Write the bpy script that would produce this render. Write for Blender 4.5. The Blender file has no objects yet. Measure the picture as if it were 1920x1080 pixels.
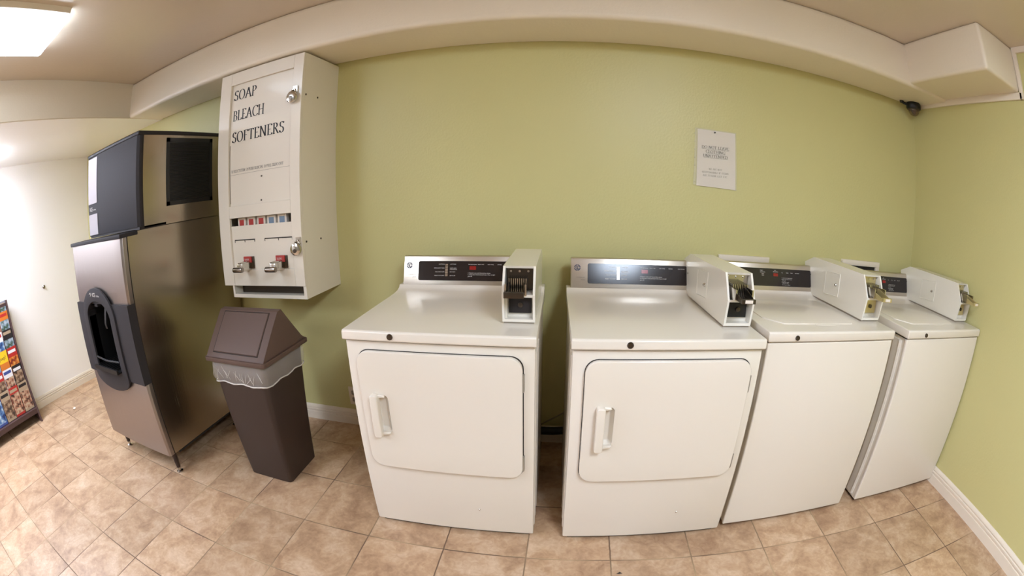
import bpy, bmesh, math, random
from mathutils import Vector, Matrix
random.seed(4)
S = bpy.context.scene
COL = S.collection
PI = math.pi

# ------------------------------------------------------------------ camera
YAW, PITCH, ROLL = -0.0921, -0.2560, 0.0040
CAM = Vector((0.119, -2.112, 1.341))
F_PX, PCX, PCY = 835.9, 991.4, 567.7
fw = Vector((math.sin(YAW)*math.cos(PITCH), math.cos(YAW)*math.cos(PITCH), math.sin(PITCH)))
rt = Vector((math.cos(YAW), -math.sin(YAW), 0)); up = rt.cross(fw)
rt, up = math.cos(ROLL)*rt + math.sin(ROLL)*up, -math.sin(ROLL)*rt + math.cos(ROLL)*up
cd = bpy.data.cameras.new('camera'); cam = bpy.data.objects.new('camera', cd); COL.objects.link(cam)
cam.matrix_world = Matrix(((rt.x, up.x, -fw.x, CAM.x), (rt.y, up.y, -fw.y, CAM.y), (rt.z, up.z, -fw.z, CAM.z), (0, 0, 0, 1)))
cd.type = 'PANO'; cd.panorama_type = 'FISHEYE_EQUISOLID'
cd.sensor_fit = 'HORIZONTAL'; cd.sensor_width = 23.6
cd.fisheye_lens = F_PX*23.6/1920; cd.fisheye_fov = math.radians(200)
cd.shift_x = -(PCX-960)/1920; cd.shift_y = (PCY-540)/1080
cd.clip_start = 0.02
S.camera = cam
# ------------------------------------------------------------------ world, exposure
W = bpy.data.worlds.new('world'); S.world = W; W.use_nodes = True
W.node_tree.nodes['Background'].inputs[0].default_value = (0.9, 0.85, 0.8, 1)
W.node_tree.nodes['Background'].inputs[1].default_value = 0.05
vs = S.view_settings
vs.view_transform = 'Standard'; vs.look = 'None'; vs.gamma = 1; vs.use_curve_mapping = False
vs.exposure = 0.31
S.cycles.use_denoising = True
S.cycles.max_bounces = 10; S.cycles.diffuse_bounces = 6
LIGHT_VISIBLE, LIGHT_BACK, LIGHT_BAY = 7.5, 29.0, 25.0       # lamp diffuser brightness

# ------------------------------------------------------------------ materials
def srgb(r, g, b):
    f = lambda c: (c/255/12.92) if c/255 <= .04045 else ((c/255+.055)/1.055)**2.4
    return (f(r), f(g), f(b), 1)
def mat(name, col, rough=.5, metal=0., coat=0., bump=0., bscale=60., mottle=0., mscale=3., spec=.5, trans=0., alpha=1., emit=None, estr=0.):
    m = bpy.data.materials.new(name); m.use_nodes = True
    nt = m.node_tree; N = nt.nodes; L = nt.links; b = N['Principled BSDF']
    b.inputs['Base Color'].default_value = col; b.inputs['Roughness'].default_value = rough
    b.inputs['Metallic'].default_value = metal; b.inputs['Coat Weight'].default_value = coat
    b.inputs['Coat Roughness'].default_value = .08
    b.inputs['Specular IOR Level'].default_value = spec
    b.inputs['Transmission Weight'].default_value = trans; b.inputs['Alpha'].default_value = alpha
    if emit: b.inputs['Emission Color'].default_value = emit; b.inputs['Emission Strength'].default_value = estr
    if bump or mottle:
        tc = N.new('ShaderNodeTexCoord')
    if bump:
        n = N.new('ShaderNodeTexNoise'); n.inputs['Scale'].default_value = bscale; n.inputs['Detail'].default_value = 3
        L.new(tc.outputs['Object'], n.inputs['Vector'])
        bp = N.new('ShaderNodeBump'); bp.inputs['Strength'].default_value = bump; bp.inputs['Distance'].default_value = .01
        L.new(n.outputs['Fac'], bp.inputs['Height']); L.new(bp.outputs['Normal'], b.inputs['Normal'])
    if mottle:
        n = N.new('ShaderNodeTexNoise'); n.inputs['Scale'].default_value = mscale; n.inputs['Detail'].default_value = 4
        L.new(tc.outputs['Object'], n.inputs['Vector'])
        h = N.new('ShaderNodeMixRGB'); h.blend_type = 'MIX'
        h.inputs[1].default_value = tuple(c*(1-mottle) for c in col[:3])+(1,)
        h.inputs[2].default_value = tuple(min(1, c*(1+mottle)) for c in col[:3])+(1,)
        L.new(n.outputs['Fac'], h.inputs[0]); L.new(h.outputs[0], b.inputs['Base Color'])
    return m
def steel(name, col, rough, stretch, bump=.06):
    m = mat(name, col, rough, 1.0)
    nt = m.node_tree; N = nt.nodes; L = nt.links; b = N['Principled BSDF']
    tc = N.new('ShaderNodeTexCoord'); mp = N.new('ShaderNodeMapping'); mp.inputs['Scale'].default_value = stretch
    n = N.new('ShaderNodeTexNoise'); n.inputs['Scale'].default_value = 4; n.inputs['Detail'].default_value = 5
    L.new(tc.outputs['Object'], mp.inputs['Vector']); L.new(mp.outputs[0], n.inputs['Vector'])
    mr = N.new('ShaderNodeMapRange'); mr.inputs[3].default_value = rough*.8; mr.inputs[4].default_value = rough*1.25
    L.new(n.outputs['Fac'], mr.inputs[0]); L.new(mr.outputs[0], b.inputs['Roughness'])
    bp = N.new('ShaderNodeBump'); bp.inputs['Strength'].default_value = bump; bp.inputs['Distance'].default_value = .004
    L.new(n.outputs['Fac'], bp.inputs['Height']); L.new(bp.outputs[0], b.inputs['Normal'])
    return m
M = {}
M['green'] = mat('green_wall_paint', srgb(200, 193, 136), .42, bump=.10, bscale=90, mottle=.025, mscale=1.6)
M['cream'] = mat('white_wall_paint', srgb(246, 243, 240), .40, bump=.08, bscale=90)
M['soffit'] = mat('beige_soffit_paint', srgb(230, 218, 198), .42, bump=.08, bscale=80, mottle=.02)
M['ceil'] = mat('beige_ceiling_paint', srgb(212, 199, 181), .24, bump=.06, bscale=50, mottle=.03)
M['front'] = mat('tan_wall_paint', srgb(150, 142, 124), .5)
M['bay_overlit'] = mat('overlit_low_ceiling', srgb(247, 245, 243), .30)  # bay underside whitened: its strong light is put into the colour
M['trim'] = mat('white_trim_paint', srgb(228, 216, 198), .35)
M['white'] = mat('white_enamel', srgb(228, 219, 206), .28, coat=.4)
M['white_wood'] = mat('white_painted_wood', srgb(226, 217, 202), .30, coat=.25, mottle=.015)
M['white_box'] = mat('white_coin_box_enamel', srgb(232, 226, 214), .22, coat=.5)
M['white_edge'] = mat('grey_gasket', srgb(150, 140, 126), .5)
M['gap'] = mat('dark_gap', srgb(40, 34, 30), .8)
M['silver'] = steel('brushed_console_metal', srgb(205, 196, 184), .30, (1, 60, 60), .03)
M['panel'] = mat('glossy_black_panel', srgb(34, 27, 27), .15, spec=.5)
M['led'] = mat('dark_red_display', srgb(110, 24, 20), .2, emit=srgb(150, 20, 14), estr=.25)
M['print'] = mat('white_print', srgb(225, 220, 212), .5)
M['ink'] = mat('black_ink', srgb(32, 28, 28), .5)
M['grey_ink'] = mat('grey_ink', srgb(120, 112, 104), .5)
M['blue_ink'] = mat('navy_emblem_ink', srgb(32, 36, 66), .4)
M['chrome'] = mat('chrome', srgb(205, 200, 192), .16, 1.0)
M['dchrome'] = mat('dark_worn_metal', srgb(92, 84, 76), .32, 1.0)
M['worn'] = mat('worn_nickel', srgb(150, 142, 134), .24, 1.0)
M['brass'] = mat('brass_tinted_plate', srgb(205, 190, 140), .3, .7)
M['stain_side'] = steel('brushed_stainless_side', srgb(176, 164, 146), .24, (1, 60, 1.2), .05)
M['stain_front'] = steel('brushed_stainless_front', srgb(164, 155, 150), .38, (50, 1, 1.2), .04)
M['char'] = mat('charcoal_plastic', srgb(54, 51, 53), .6, bump=.04, bscale=300, spec=.2)
M['char_dark'] = mat('dark_charcoal_plastic', srgb(44, 39, 39), .5, spec=.3)
M['black'] = mat('black_plastic', srgb(18, 16, 15), .45)
M['brown'] = mat('shaded_brown_plastic', srgb(58, 44, 38), .42, bump=.05, bscale=260, spec=.4)  # can body toned darker, the weaker light on it put into the colour
M['lid_brown'] = mat('lit_brown_lid_plastic', srgb(94, 74, 65), .5, bump=.04, bscale=260, spec=.3)  # lighter, warmer copy of the can brown for the better-lit lid
M['lblind'] = mat('silver_stripe', srgb(168, 160, 162), .5, .3)
M['red_l'] = mat('red_label', srgb(176, 58, 52), .45)
M['blue_l'] = mat('blue_packet', srgb(120, 138, 158), .5)
M['paper'] = mat('white_paper', srgb(226, 216, 204), .55)
M['grille'] = mat('dark_grille', srgb(26, 24, 22), .45)
M['cord'] = mat('grey_cord', srgb(150, 138, 110), .5)
M['metal_leg'] = mat('leg_paint', srgb(60, 46, 40), .5, .3)
# clear plastics
def clear(name, tint, alpha, rough=.12, bump=0, bscale=20):
    m = mat(name, tint, rough, coat=0, alpha=alpha, bump=bump, bscale=bscale, spec=.8); return m
M['bag'] = clear('thin_clear_bag', srgb(236, 228, 220), .26, .22, .9, 28)
M['bag_fold'] = clear('bunched_clear_bag', srgb(240, 232, 222), .62, .2, .6, 60)
M['sleeve'] = clear('clear_sleeve', srgb(240, 238, 230), .16, .06, .35, 14)
M['dome'] = mat('tinted_dome', srgb(120, 96, 72), .05, alpha=.45, spec=.8)
# floor tiles: pitch .33 m, grout lines cut in world position
def tile_mat():
    m = bpy.data.materials.new('ceramic_floor_tile'); m.use_nodes = True
    nt = m.node_tree; N = nt.nodes; L = nt.links; b = N['Principled BSDF']
    tc = N.new('ShaderNodeTexCoord'); sp = N.new('ShaderNodeSeparateXYZ'); L.new(tc.outputs['Object'], sp.inputs[0])
    def mth(op, a, b_=None, c=None):
        n = N.new('ShaderNodeMath'); n.operation = op
        for i, v in enumerate((a, b_, c)):
            if v is None: continue
            if isinstance(v, (int, float)): n.inputs[i].default_value = v
            else: L.new(v, n.inputs[i])
        return n.outputs[0]
    nz = N.new('ShaderNodeTexNoise'); nz.inputs['Scale'].default_value = 30; L.new(tc.outputs['Object'], nz.inputs['Vector'])
    wob = mth('MULTIPLY', mth('SUBTRACT', nz.outputs['Fac'], .5), .003)
    u = mth('DIVIDE', mth('ADD', mth('ADD', sp.outputs[0], 33.0), wob), .33)
    v = mth('DIVIDE', mth('ADD', mth('ADD', sp.outputs[1], 33.0+.907), wob), .33)
    def edge(t):
        f = mth('FRACT', t); return mth('MINIMUM', f, mth('SUBTRACT', 1.0, f))
    e = mth('MINIMUM', edge(u), edge(v))
    g = N.new('ShaderNodeMapRange'); g.inputs[1].default_value = .0055; g.inputs[2].default_value = .0105
    L.new(e, g.inputs[0]); mask = g.outputs[0]
    cb = N.new('ShaderNodeCombineXYZ'); L.new(mth('FLOOR', u), cb.inputs[0]); L.new(mth('FLOOR', v), cb.inputs[1])
    wn = N.new('ShaderNodeTexWhiteNoise'); wn.noise_dimensions = '3D'; L.new(cb.outputs[0], wn.inputs['Vector'])
    off = N.new('ShaderNodeVectorMath'); off.operation = 'MULTIPLY_ADD'; off.inputs[1].default_value = (9, 9, 9)
    L.new(wn.outputs['Color'], off.inputs[0]); L.new(tc.outputs['Object'], off.inputs[2])
    n1 = N.new('ShaderNodeTexNoise'); n1.inputs['Scale'].default_value = 7; n1.inputs['Detail'].default_value = 6; n1.inputs['Roughness'].default_value = .62; n1.inputs['Distortion'].default_value = .6
    L.new(off.outputs[0], n1.inputs['Vector'])
    r1 = N.new('ShaderNodeValToRGB'); L.new(n1.outputs['Fac'], r1.inputs[0])
    el = r1.color_ramp.elements; el[0].position = .32; el[0].color = srgb(158, 124, 96); el[1].position = .72; el[1].color = srgb(206, 178, 150)
    x = el.new(.5); x.color = srgb(184, 151, 119)
    n2 = N.new('ShaderNodeTexNoise'); n2.inputs['Scale'].default_value = 34; n2.inputs['Detail'].default_value = 5; n2.inputs['Distortion'].default_value = 1.4
    L.new(off.outputs[0], n2.inputs['Vector'])
    mx = N.new('ShaderNodeMixRGB'); mx.blend_type = 'SOFT_LIGHT'; mx.inputs[0].default_value = .55
    L.new(r1.outputs[0], mx.inputs[1]); L.new(n2.outputs['Fac'], mx.inputs[2])
    tone = N.new('ShaderNodeMixRGB'); tone.blend_type = 'MULTIPLY'; tone.inputs[0].default_value = 1
    tr = N.new('ShaderNodeMapRange'); tr.inputs[3].default_value = .90; tr.inputs[4].default_value = 1.06; L.new(wn.outputs['Value'], tr.inputs[0])
    L.new(mx.outputs[0], tone.inputs[1]); L.new(tr.outputs[0], tone.inputs[2])
    n3 = N.new('ShaderNodeTexNoise'); n3.inputs['Scale'].default_value = 2.3; L.new(tc.outputs['Object'], n3.inputs['Vector'])
    gr = N.new('ShaderNodeValToRGB'); L.new(n3.outputs['Fac'], gr.inputs[0])
    gr.color_ramp.elements[0].position = .42; gr.color_ramp.elements[0].color = srgb(108, 84, 66)
    gr.color_ramp.elements[1].position = .6; gr.color_ramp.elements[1].color = srgb(176, 150, 116)
    fin = N.new('ShaderNodeMixRGB'); L.new(mask, fin.inputs[0]); L.new(gr.outputs[0], fin.inputs[1]); L.new(tone.outputs[0], fin.inputs[2])
    L.new(fin.outputs[0], b.inputs['Base Color'])
    rr = N.new('ShaderNodeMapRange'); rr.inputs[3].default_value = .8; rr.inputs[4].default_value = .36; L.new(mask, rr.inputs[0]); L.new(rr.outputs[0], b.inputs['Roughness'])
    hh = mth('ADD', mth('MULTIPLY', mask, 1.0), mth('MULTIPLY', n2.outputs['Fac'], .10))
    bp = N.new('ShaderNodeBump'); bp.inputs['Strength'].default_value = .5; bp.inputs['Distance'].default_value = .002
    L.new(hh, bp.inputs['Height']); L.new(bp.outputs[0], b.inputs['Normal'])
    return m
M['tile'] = tile_mat()
def lamp_mat(name, s, c=(.82, .95, 1.14, 1)):
    return mat(name, (.9, .9, .9, 1), .4, emit=c, estr=s)

# ------------------------------------------------------------------ mesh helpers
class MB:
    def __init__(s): s.v = []; s.f = []; s.mi = []
    def add(s, vs, fs, mi=0):
        k = len(s.v); s.v += [tuple(p) for p in vs]; s.f += [tuple(i+k for i in f) for f in fs]; s.mi += [mi]*len(fs); return s
    def box(s, x0, x1, y0, y1, z0, z1, mi=0):
        return s.add([(x, y, z) for z in (z0, z1) for y in (y0, y1) for x in (x0, x1)],
                     [(0, 2, 3, 1), (4, 5, 7, 6), (0, 1, 5, 4), (2, 6, 7, 3), (0, 4, 6, 2), (1, 3, 7, 5)], mi)
    def prism(s, prof, a, b, ax='x', mi=0):
        """prof: closed 2D outline; extruded from a to b along ax. x:(y,z) y:(x,z) z:(x,y)"""
        n = len(prof)
        def P(p, t): return {'x': (t, p[0], p[1]), 'y': (p[0], t, p[1]), 'z': (p[0], p[1], t)}[ax]
        vs = [P(p, a) for p in prof] + [P(p, b) for p in prof]
        fs = [(i, (i+1) % n, n+(i+1) % n, n+i) for i in range(n)] + [tuple(range(n-1, -1, -1)), tuple(range(n, 2*n))]
        return s.add(vs, fs, mi)
    def tube(s, pts, r, n=8, cap=True, mi=0):
        pts = [Vector(p) for p in pts]; rs = r if isinstance(r, (list, tuple)) else [r]*len(pts); k = len(s.v); vs = []; fs = []
        prev = None
        for i, p in enumerate(pts):
            d = (pts[min(i+1, len(pts)-1)]-pts[max(i-1, 0)]).normalized()
            if prev is None:
                a = d.orthogonal().normalized()
            else:
                a = (prev - d*prev.dot(d)).normalized()
            prev = a; b = d.cross(a)
            for j in range(n):
                t = 2*PI*j/n; vs.append(p+rs[i]*(a*math.cos(t)+b*math.sin(t)))
        for i in range(len(pts)-1):
            for j in range(n):
                fs.append((i*n+j, i*n+(j+1) % n, (i+1)*n+(j+1) % n, (i+1)*n+j))
        if cap: fs += [tuple(range(n-1, -1, -1)), tuple(range((len(pts)-1)*n, len(pts)*n))]
        return s.add(vs, fs, mi)
    def lathe(s, prof, c=(0, 0, 0), ax='z', n=24, mi=0):
        """prof: (radius, height) list"""
        vs = []; fs = []
        for r, h in prof:
            for j in range(n):
                t = 2*PI*j/n; a, b = r*math.cos(t), r*math.sin(t)
                q = {'z': (a, b, h), 'y': (a, h, b), 'x': (h, a, b)}[ax]
                vs.append((q[0]+c[0], q[1]+c[1], q[2]+c[2]))
        for i in range(len(prof)-1):
            for j in range(n): fs.append((i*n+j, i*n+(j+1) % n, (i+1)*n+(j+1) % n, (i+1)*n+j))
        fs += [tuple(range(n-1, -1, -1)), tuple(range((len(prof)-1)*n, len(prof)*n))]
        return s.add(vs, fs, mi)
    def xf(s, fn): s.v = [tuple(fn(Vector(p))) for p in s.v]; return s
    def mesh(s, name, mats, bevel=0, seg=2, smooth=True, dbl=False):
        me = bpy.data.meshes.new(name); me.from_pydata(s.v, [], s.f); me.update()
        for m in (mats if isinstance(mats, (list, tuple)) else [mats]): me.materials.append(m)
        for p, i in zip(me.polygons, s.mi): p.material_index = i
        bm = bmesh.new(); bm.from_mesh(me)
        if dbl: bmesh.ops.remove_doubles(bm, verts=bm.verts, dist=1e-5)
        bmesh.ops.recalc_face_normals(bm, faces=bm.faces)
        if bevel:
            ed = [e for e in bm.edges if len(e.link_faces) == 2 and e.calc_face_angle(0) > .6]
            bmesh.ops.bevel(bm, geom=ed, offset=bevel, segments=seg, profile=.6, affect='EDGES', clamp_overlap=True)
        bm.to_mesh(me); bm.free()
        if smooth:
            for p in me.polygons: p.use_smooth = True
            me.set_sharp_from_angle(angle=math.radians(38))
        return me
    def build(s, name, mats, parent=None, **k):
        o = bpy.data.objects.new(name, s.mesh(name, mats, **k)); COL.objects.link(o)
        if parent: o.parent = parent
        return o
def tag(o, label=None, cat=None, group=None, kind=None):
    for k, v in (('label', label), ('category', cat), ('group', group), ('kind', kind)):
        if v: o[k] = v
    return o
def empty(name, loc, rz=0, **t):
    o = bpy.data.objects.new(name, None); COL.objects.link(o); o.location = loc; o.rotation_euler = (0, 0, rz); o.empty_display_size = .05
    return tag(o, **t)
def copy_tree(o, parent=None):
    c = o.copy(); COL.objects.link(c); c.parent = parent
    for ch in [q for q in KIDS.get(o.name, [])]: copy_tree(ch, c)
    return c
KIDS = {}
def rrect(x0, x1, y0, y1, r, n=6):
    r = r if isinstance(r, (list, tuple)) else [r]*4
    out = []
    for (cx, cy, a0, q) in ((x1-r[0], y1-r[0], 0, 0), (x0+r[1], y1-r[1], 90, 1), (x0+r[2], y0+r[2], 180, 2), (x1-r[3], y0+r[3], 270, 3)):
        for i in range(n+1):
            t = math.radians(a0+90*i/n); out.append((cx+r[q]*math.cos(t), cy+r[q]*math.sin(t)))
    return out

# ---- lettering: broad-nib roman capitals drawn as swept strokes
def arc(cx, cy, rx, ry, a0, a1, n=14):
    return [(cx+rx*math.cos(math.radians(a0+(a1-a0)*i/n)), cy+ry*math.sin(math.radians(a0+(a1-a0)*i/n))) for i in range(n+1)]
def sf(x, y=0, w=.13): return ('s', x, y, w)
GL = {
 'A': (.74, [[(.37, 1), (.04, 0)], [(.35, 1), (.68, 0)], [(.15, .36), (.57, .36)]], [sf(.04), sf(.69)]),
 'B': (.60, [[(.13, 0), (.13, 1)], [(.13, .98)]+arc(.30, .76, .17, .22, 90, -90)+[(.13, .53)], [(.13, .53)]+arc(.32, .265, .22, .255, 90, -90)+[(.13, .01)]], [sf(.10, 0, .1), sf(.10, 1, .1)]),
 'C': (.72, [arc(.44, .5, .37, .5, 48, 312, 22), [(.70, .76), (.71, .96)], [(.70, .2), (.72, .10)]], []),
 'D': (.76, [[(.13, 0), (.13, 1)], [(.13, .98)]+arc(.28, .5, .40, .48, 90, -90, 18)+[(.13, .02)]], [sf(.10, 0, .1), sf(.10, 1, .1)]),
 'E': (.58, [[(.13, 0), (.13, 1)], [(.13, .98), (.50, .98), (.51, .84)], [(.13, .52), (.42, .52)], [(.13, .02), (.52, .02), (.55, .18)]], [sf(.10, 0, .1), sf(.10, 1, .1)]),
 'F': (.54, [[(.13, 0), (.13, 1)], [(.13, .98), (.50, .98), (.51, .84)], [(.13, .52), (.42, .52)]], [sf(.13), sf(.10, 1, .1)]),
 'G': (.78, [arc(.44, .5, .37, .5, 48, 300, 22), [(.66, .06), (.66, .42)], [(.70, .76), (.71, .96)]], [sf(.66, .42)]),
 'H': (.78, [[(.13, 0), (.13, 1)], [(.64, 0), (.64, 1)], [(.13, .52), (.64, .52)]], [sf(.13), sf(.13, 1), sf(.64), sf(.64, 1)]),
 'I': (.28, [[(.14, 0), (.14, 1)]], [sf(.14), sf(.14, 1)]),
 'L': (.54, [[(.13, 0), (.13, 1)], [(.13, .02), (.50, .02), (.53, .2)]], [sf(.10, 0, .1), sf(.13, 1)]),
 'M': (.92, [[(.12, 0), (.14, 1)], [(.14, 1), (.45, .1)], [(.45, .1), (.76, 1)], [(.76, 1), (.80, 0)]], [sf(.12), sf(.80), sf(.12, 1, .08), sf(.78, 1, .08)]),
 'N': (.80, [[(.12, 0), (.12, 1)], [(.12, 1), (.66, 0)], [(.66, 0), (.66, 1)]], [sf(.12), sf(.10, 1, .09), sf(.66, 1)]),
 'O': (.82, [arc(.41, .5, .34, .5, 0, 360, 30)], []),
 'P': (.56, [[(.13, 0), (.13, 1)], [(.13, .98)]+arc(.28, .74, .22, .24, 90, -90)+[(.13, .49)]], [sf(.13), sf(.10, 1, .1)]),
 'R': (.66, [[(.13, 0), (.13, 1)], [(.13, .98)]+arc(.27, .76, .21, .22, 90, -90)+[(.13, .53)], [(.28, .54), (.60, 0)]], [sf(.13), sf(.10, 1, .1), sf(.62, 0, .07)]),
 'S': (.52, [arc(.27, .75, .18, .24, 35, 235, 14)+arc(.25, .26, .20, .26, 70, -150, 16), [(.44, .82), (.45, .97)], [(.06, .05), (.05, .22)]], []),
 'T': (.66, [[(.33, 0), (.33, 1)], [(.05, .84), (.07, .98), (.59, .98), (.61, .84)]], [sf(.33)]),
 'U': (.76, [[(.14, 1), (.14, .32)]+arc(.38, .30, .24, .29, 180, 360)+[(.62, 1)]], [sf(.14, 1), sf(.62, 1)]),
 'V': (.72, [[(.06, 1), (.36, 0)], [(.36, 0), (.66, 1)]], [sf(.06, 1), sf(.66, 1)]),
 'W': (1.0, [[(.06, 1), (.30, 0)], [(.30, 0), (.50, 1)], [(.50, 1), (.74, 0)], [(.74, 0), (.95, 1)]], [sf(.06, 1), sf(.95, 1)]),
 'X': (.7, [[(.06, 1), (.64, 0)], [(.62, 1), (.05, 0)]], []),
 '1': (.36, [[(.08, .85), (.2, 1), (.2, 0)]], [sf(.2)]),
 '2': (.5, [arc(.25, .74, .2, .25, 160, -30)+[(.06, .02), (.46, .02)]], []),
 '3': (.5, [arc(.22, .76, .18, .23, 150, -90)+arc(.22, .27, .22, .27, 90, -150)], []),
 ')': (.3, [arc(-.05, .45, .22, .6, 60, -60)], []), '.': (.24, [[(.1, 0), (.1, .08)]], []), ',': (.24, [[(.12, .06), (.06, -.14)]], []),
}
def roman(text, size, bold=.13, track=0.):
    """list of 2D quads (in metres), width"""
    quads = []; x = 0; pa = math.radians(4)
    nib = Vector((math.cos(pa), math.sin(pa)))*bold; thin = .030+bold*.14
    for ch in text:
        if ch == ' ': x += .34+track; continue
        adv, st, ser = GL[ch]
        for path in st:
            for p, q in zip(path, path[1:]):
                p = Vector(p); q = Vector(q); d = (q-p)
                if d.length < 1e-6: continue
                nn = Vector((-d.y, d.x)).normalized()
                off = nib/2 if abs(nib.dot(nn)) > thin else nn*thin/2
                quads.append([(x+a.x, a.y) for a in (p-off, q-off, q+off, p+off)])
        for _, sx, sy, w in ser:
            y0 = 0 if sy < .5 else sy-thin
            quads.append([(x+sx-w, y0), (x+sx+w, y0), (x+sx+w, y0+thin), (x+sx-w, y0+thin)])
        x += adv+.03+track
    return [[(a*size, b*size) for a, b in q] for q in quads], x*size
def quads_mb(mb, quads, fn, mi=0):
    for q in quads: mb.add([fn(a, b) for a, b in q], [(0, 1, 2, 3)], mi)
def sans(text, size):
    """2D triangles of plain type, from the built-in font"""
    cu = bpy.data.curves.new('type', 'FONT'); cu.body = text; cu.size = size*1.4; cu.resolution_u = 2
    o = bpy.data.objects.new('type', cu); COL.objects.link(o)
    dg = bpy.context.evaluated_depsgraph_get(); me = bpy.data.meshes.new_from_object(o.evaluated_get(dg))
    out = [[(me.vertices[i].co.x, me.vertices[i].co.y) for i in p.vertices] for p in me.polygons]
    bpy.data.objects.remove(o); bpy.data.curves.remove(cu); bpy.data.meshes.remove(me)
    w = max([a for q in out for a, b in q] or [0]); return out, w
def type_mb(mb, polys, fn, mi=0):
    for q in polys: mb.add([fn(a, b) for a, b in q], [tuple(range(len(q)))], mi)

# ------------------------------------------------------------------ setting
XL, XR, YF, ZS, ZC, SD, XB = -4.23, 2.273, -5.6, 2.081, 2.33, .35, -2.74
def struct(name, mb, m, **k): return tag(mb.build(name, m, **k), kind='structure')
struct('floor', MB().box(XL-.1, XR+.1, YF-.1, .1, -.05, 0), M['tile'], smooth=False)
struct('wall_back', MB().box(XL-.1, XR+.1, 0, .1, 0, ZC+.1), M['green'], smooth=False)
struct('wall_right', MB().box(XR, XR+.1, YF-.1, 0, 0, ZC+.1), M['green'], smooth=False)
struct('wall_left', MB().box(XL-.1, XL, YF-.1, 0, 0, ZC+.1), M['cream'], smooth=False)
struct('wall_front', MB().box(XL, XR, YF-.1, YF, 0, ZC+.1), M['front'], smooth=False)
struct('ceiling', MB().box(XL-.1, XR+.1, YF-.1, .1, ZC, ZC+.1), M['ceil'], smooth=False)
# dropped soffit along the back wall, the low ceiling on the left and the boxed-in corner on the right
tag(MB().box(XB-.02, XR, -SD, 0, ZS, ZC).build('ceiling_soffit', M['soffit'], bevel=.028, seg=5), kind='structure')
tag(MB().box(XL, XB, YF, 0, ZS+.004, ZC).box(XL, XB-.006, YF, 0, ZS, ZS+.004, 1).build('ceiling_bay', [M['soffit'], M['bay_overlit']], bevel=.002, seg=2), kind='structure')
tag(MB().box(1.915, XR, -.965, -SD+.02, ZS+.015, ZC).build('ceiling_bulkhead', M['soffit'], bevel=.022, seg=5), kind='structure')
# white strips round the bulkhead on the right wall
struct('trim_1', MB().box(XR-.016, XR, -.985, -.05, ZS-.02, ZS+.016), M['trim'], bevel=.003)
struct('trim_2', MB().box(XR-.016, XR, -.995, -.966, ZS-.02, ZC-.03), M['trim'], bevel=.003)
struct('trim_3', MB().box(XR-.016, XR, -3.0, -.966, ZC-.032, ZC), M['trim'], bevel=.003)
# baseboards with a stepped moulding
BP = [(0, 0), (.018, 0), (.018, .050), (.011, .053), (.011, .057), (.016, .060), (.016, .068), (.009, .071), (.009, .075), (.013, .078), (.012, .086), (.004, .098), (0, .098)]
struct('baseboard_back', MB().prism([(-a, b) for a, b in BP], XL, XR, 'x'), M['trim'])
struct('baseboard_right', MB().prism([(XR-a, b) for a, b in BP], YF, 0, 'y'), M['trim'])
struct('baseboard_left', MB().prism([(XL+a, b) for a, b in BP], YF, 0, 'y'), M['trim'])

# ------------------------------------------------------------------ ceiling lights
def ceiling_light(x0, x1, y0, y1, z, strength, label, name_m, c=(.82, .95, 1.14, 1)):
    t = empty('ceiling_light', ((x0+x1)/2, (y0+y1)/2, z), label=label, cat='ceiling light')
    w, l = (x1-x0)/2, (y1-y0)/2
    MB().box(-w+.02, w-.02, -l+.02, l-.02, -.018, 0).box(-.03, .03, l-.012, l+.006, -.03, 0).box(w-.004, w+.008, -l, l, -.028, 0).box(-w-.008, -w+.004, -l, l, -.028, 0).build('frame', M['trim'], t)
    prof = [(-w, -.012)]+[(-w+.075-.075*math.cos(a), -.012-.062*math.sin(a)) for a in (.5, 1.0, PI/2)]
    prof += [(-p, q) for p, q in reversed(prof)]
    MB().prism(prof, -l, l, 'y').build('diffuser', lamp_mat(name_m, strength, c), t, bevel=.008)
    return t
ceiling_light(-2.24, -1.79, -2.68, -1.43, ZC, LIGHT_VISIBLE, 'lit wraparound ceiling light with a rounded white diffuser', 'lit_diffuser_front')
ceiling_light(.70, 1.17, -3.20, -1.95, ZC, LIGHT_BACK, 'lit wraparound ceiling light behind the viewpoint, facing the dryers', 'lit_diffuser_rear')
ceiling_light(-2.75, -2.28, -4.45, -3.20, ZC, LIGHT_BACK*.75, 'added fill lamp on the ceiling near the far front wall, behind the viewpoint', 'fill_diffuser_far')  # unseen fill lamp, added to brighten the fronts on the left
ceiling_light(-3.90, -3.43, -2.62, -1.37, ZS, LIGHT_BAY, 'lit wraparound ceiling light under the low left ceiling', 'lit_diffuser_bay', (.86, .94, 1.14, 1))

# ------------------------------------------------------------------ laundry machines
def emblem(mb, cx, cz, r, fn):
    """round monogram: four curls in a ring round two looping letters"""
    def rib(path, w):
        for p, q in zip(path, path[1:]):
            p = Vector(p); q = Vector(q); n = Vector((-(q-p).y, (q-p).x)).normalized()*w/2
            mb.add([fn(cx+a.x*r, cz+a.y*r) for a in (p-n, q-n, q+n, p+n)], [(0, 1, 2, 3)])
    for k in range(4):
        a = 90*k
        rib(arc(0, 0, .92, .92, a+10, a+84, 8), .30)
        c = (.92*math.cos(math.radians(a+8)), .92*math.sin(math.radians(a+8)))
        rib(arc(c[0]*.86, c[1]*.86, .13, .13, a-60, a+160, 6), .18)
    rib(arc(-.22, .12, .26, .34, 20, 330, 12), .20); rib([(.02, .1), (-.05, -.62), (-.35, -.5)], .18)
    rib(arc(.26, .28, .2, .26, -30, 230, 10), .18); rib(arc(.28, -.24, .24, .3, 120, 380, 10), .20)

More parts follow.
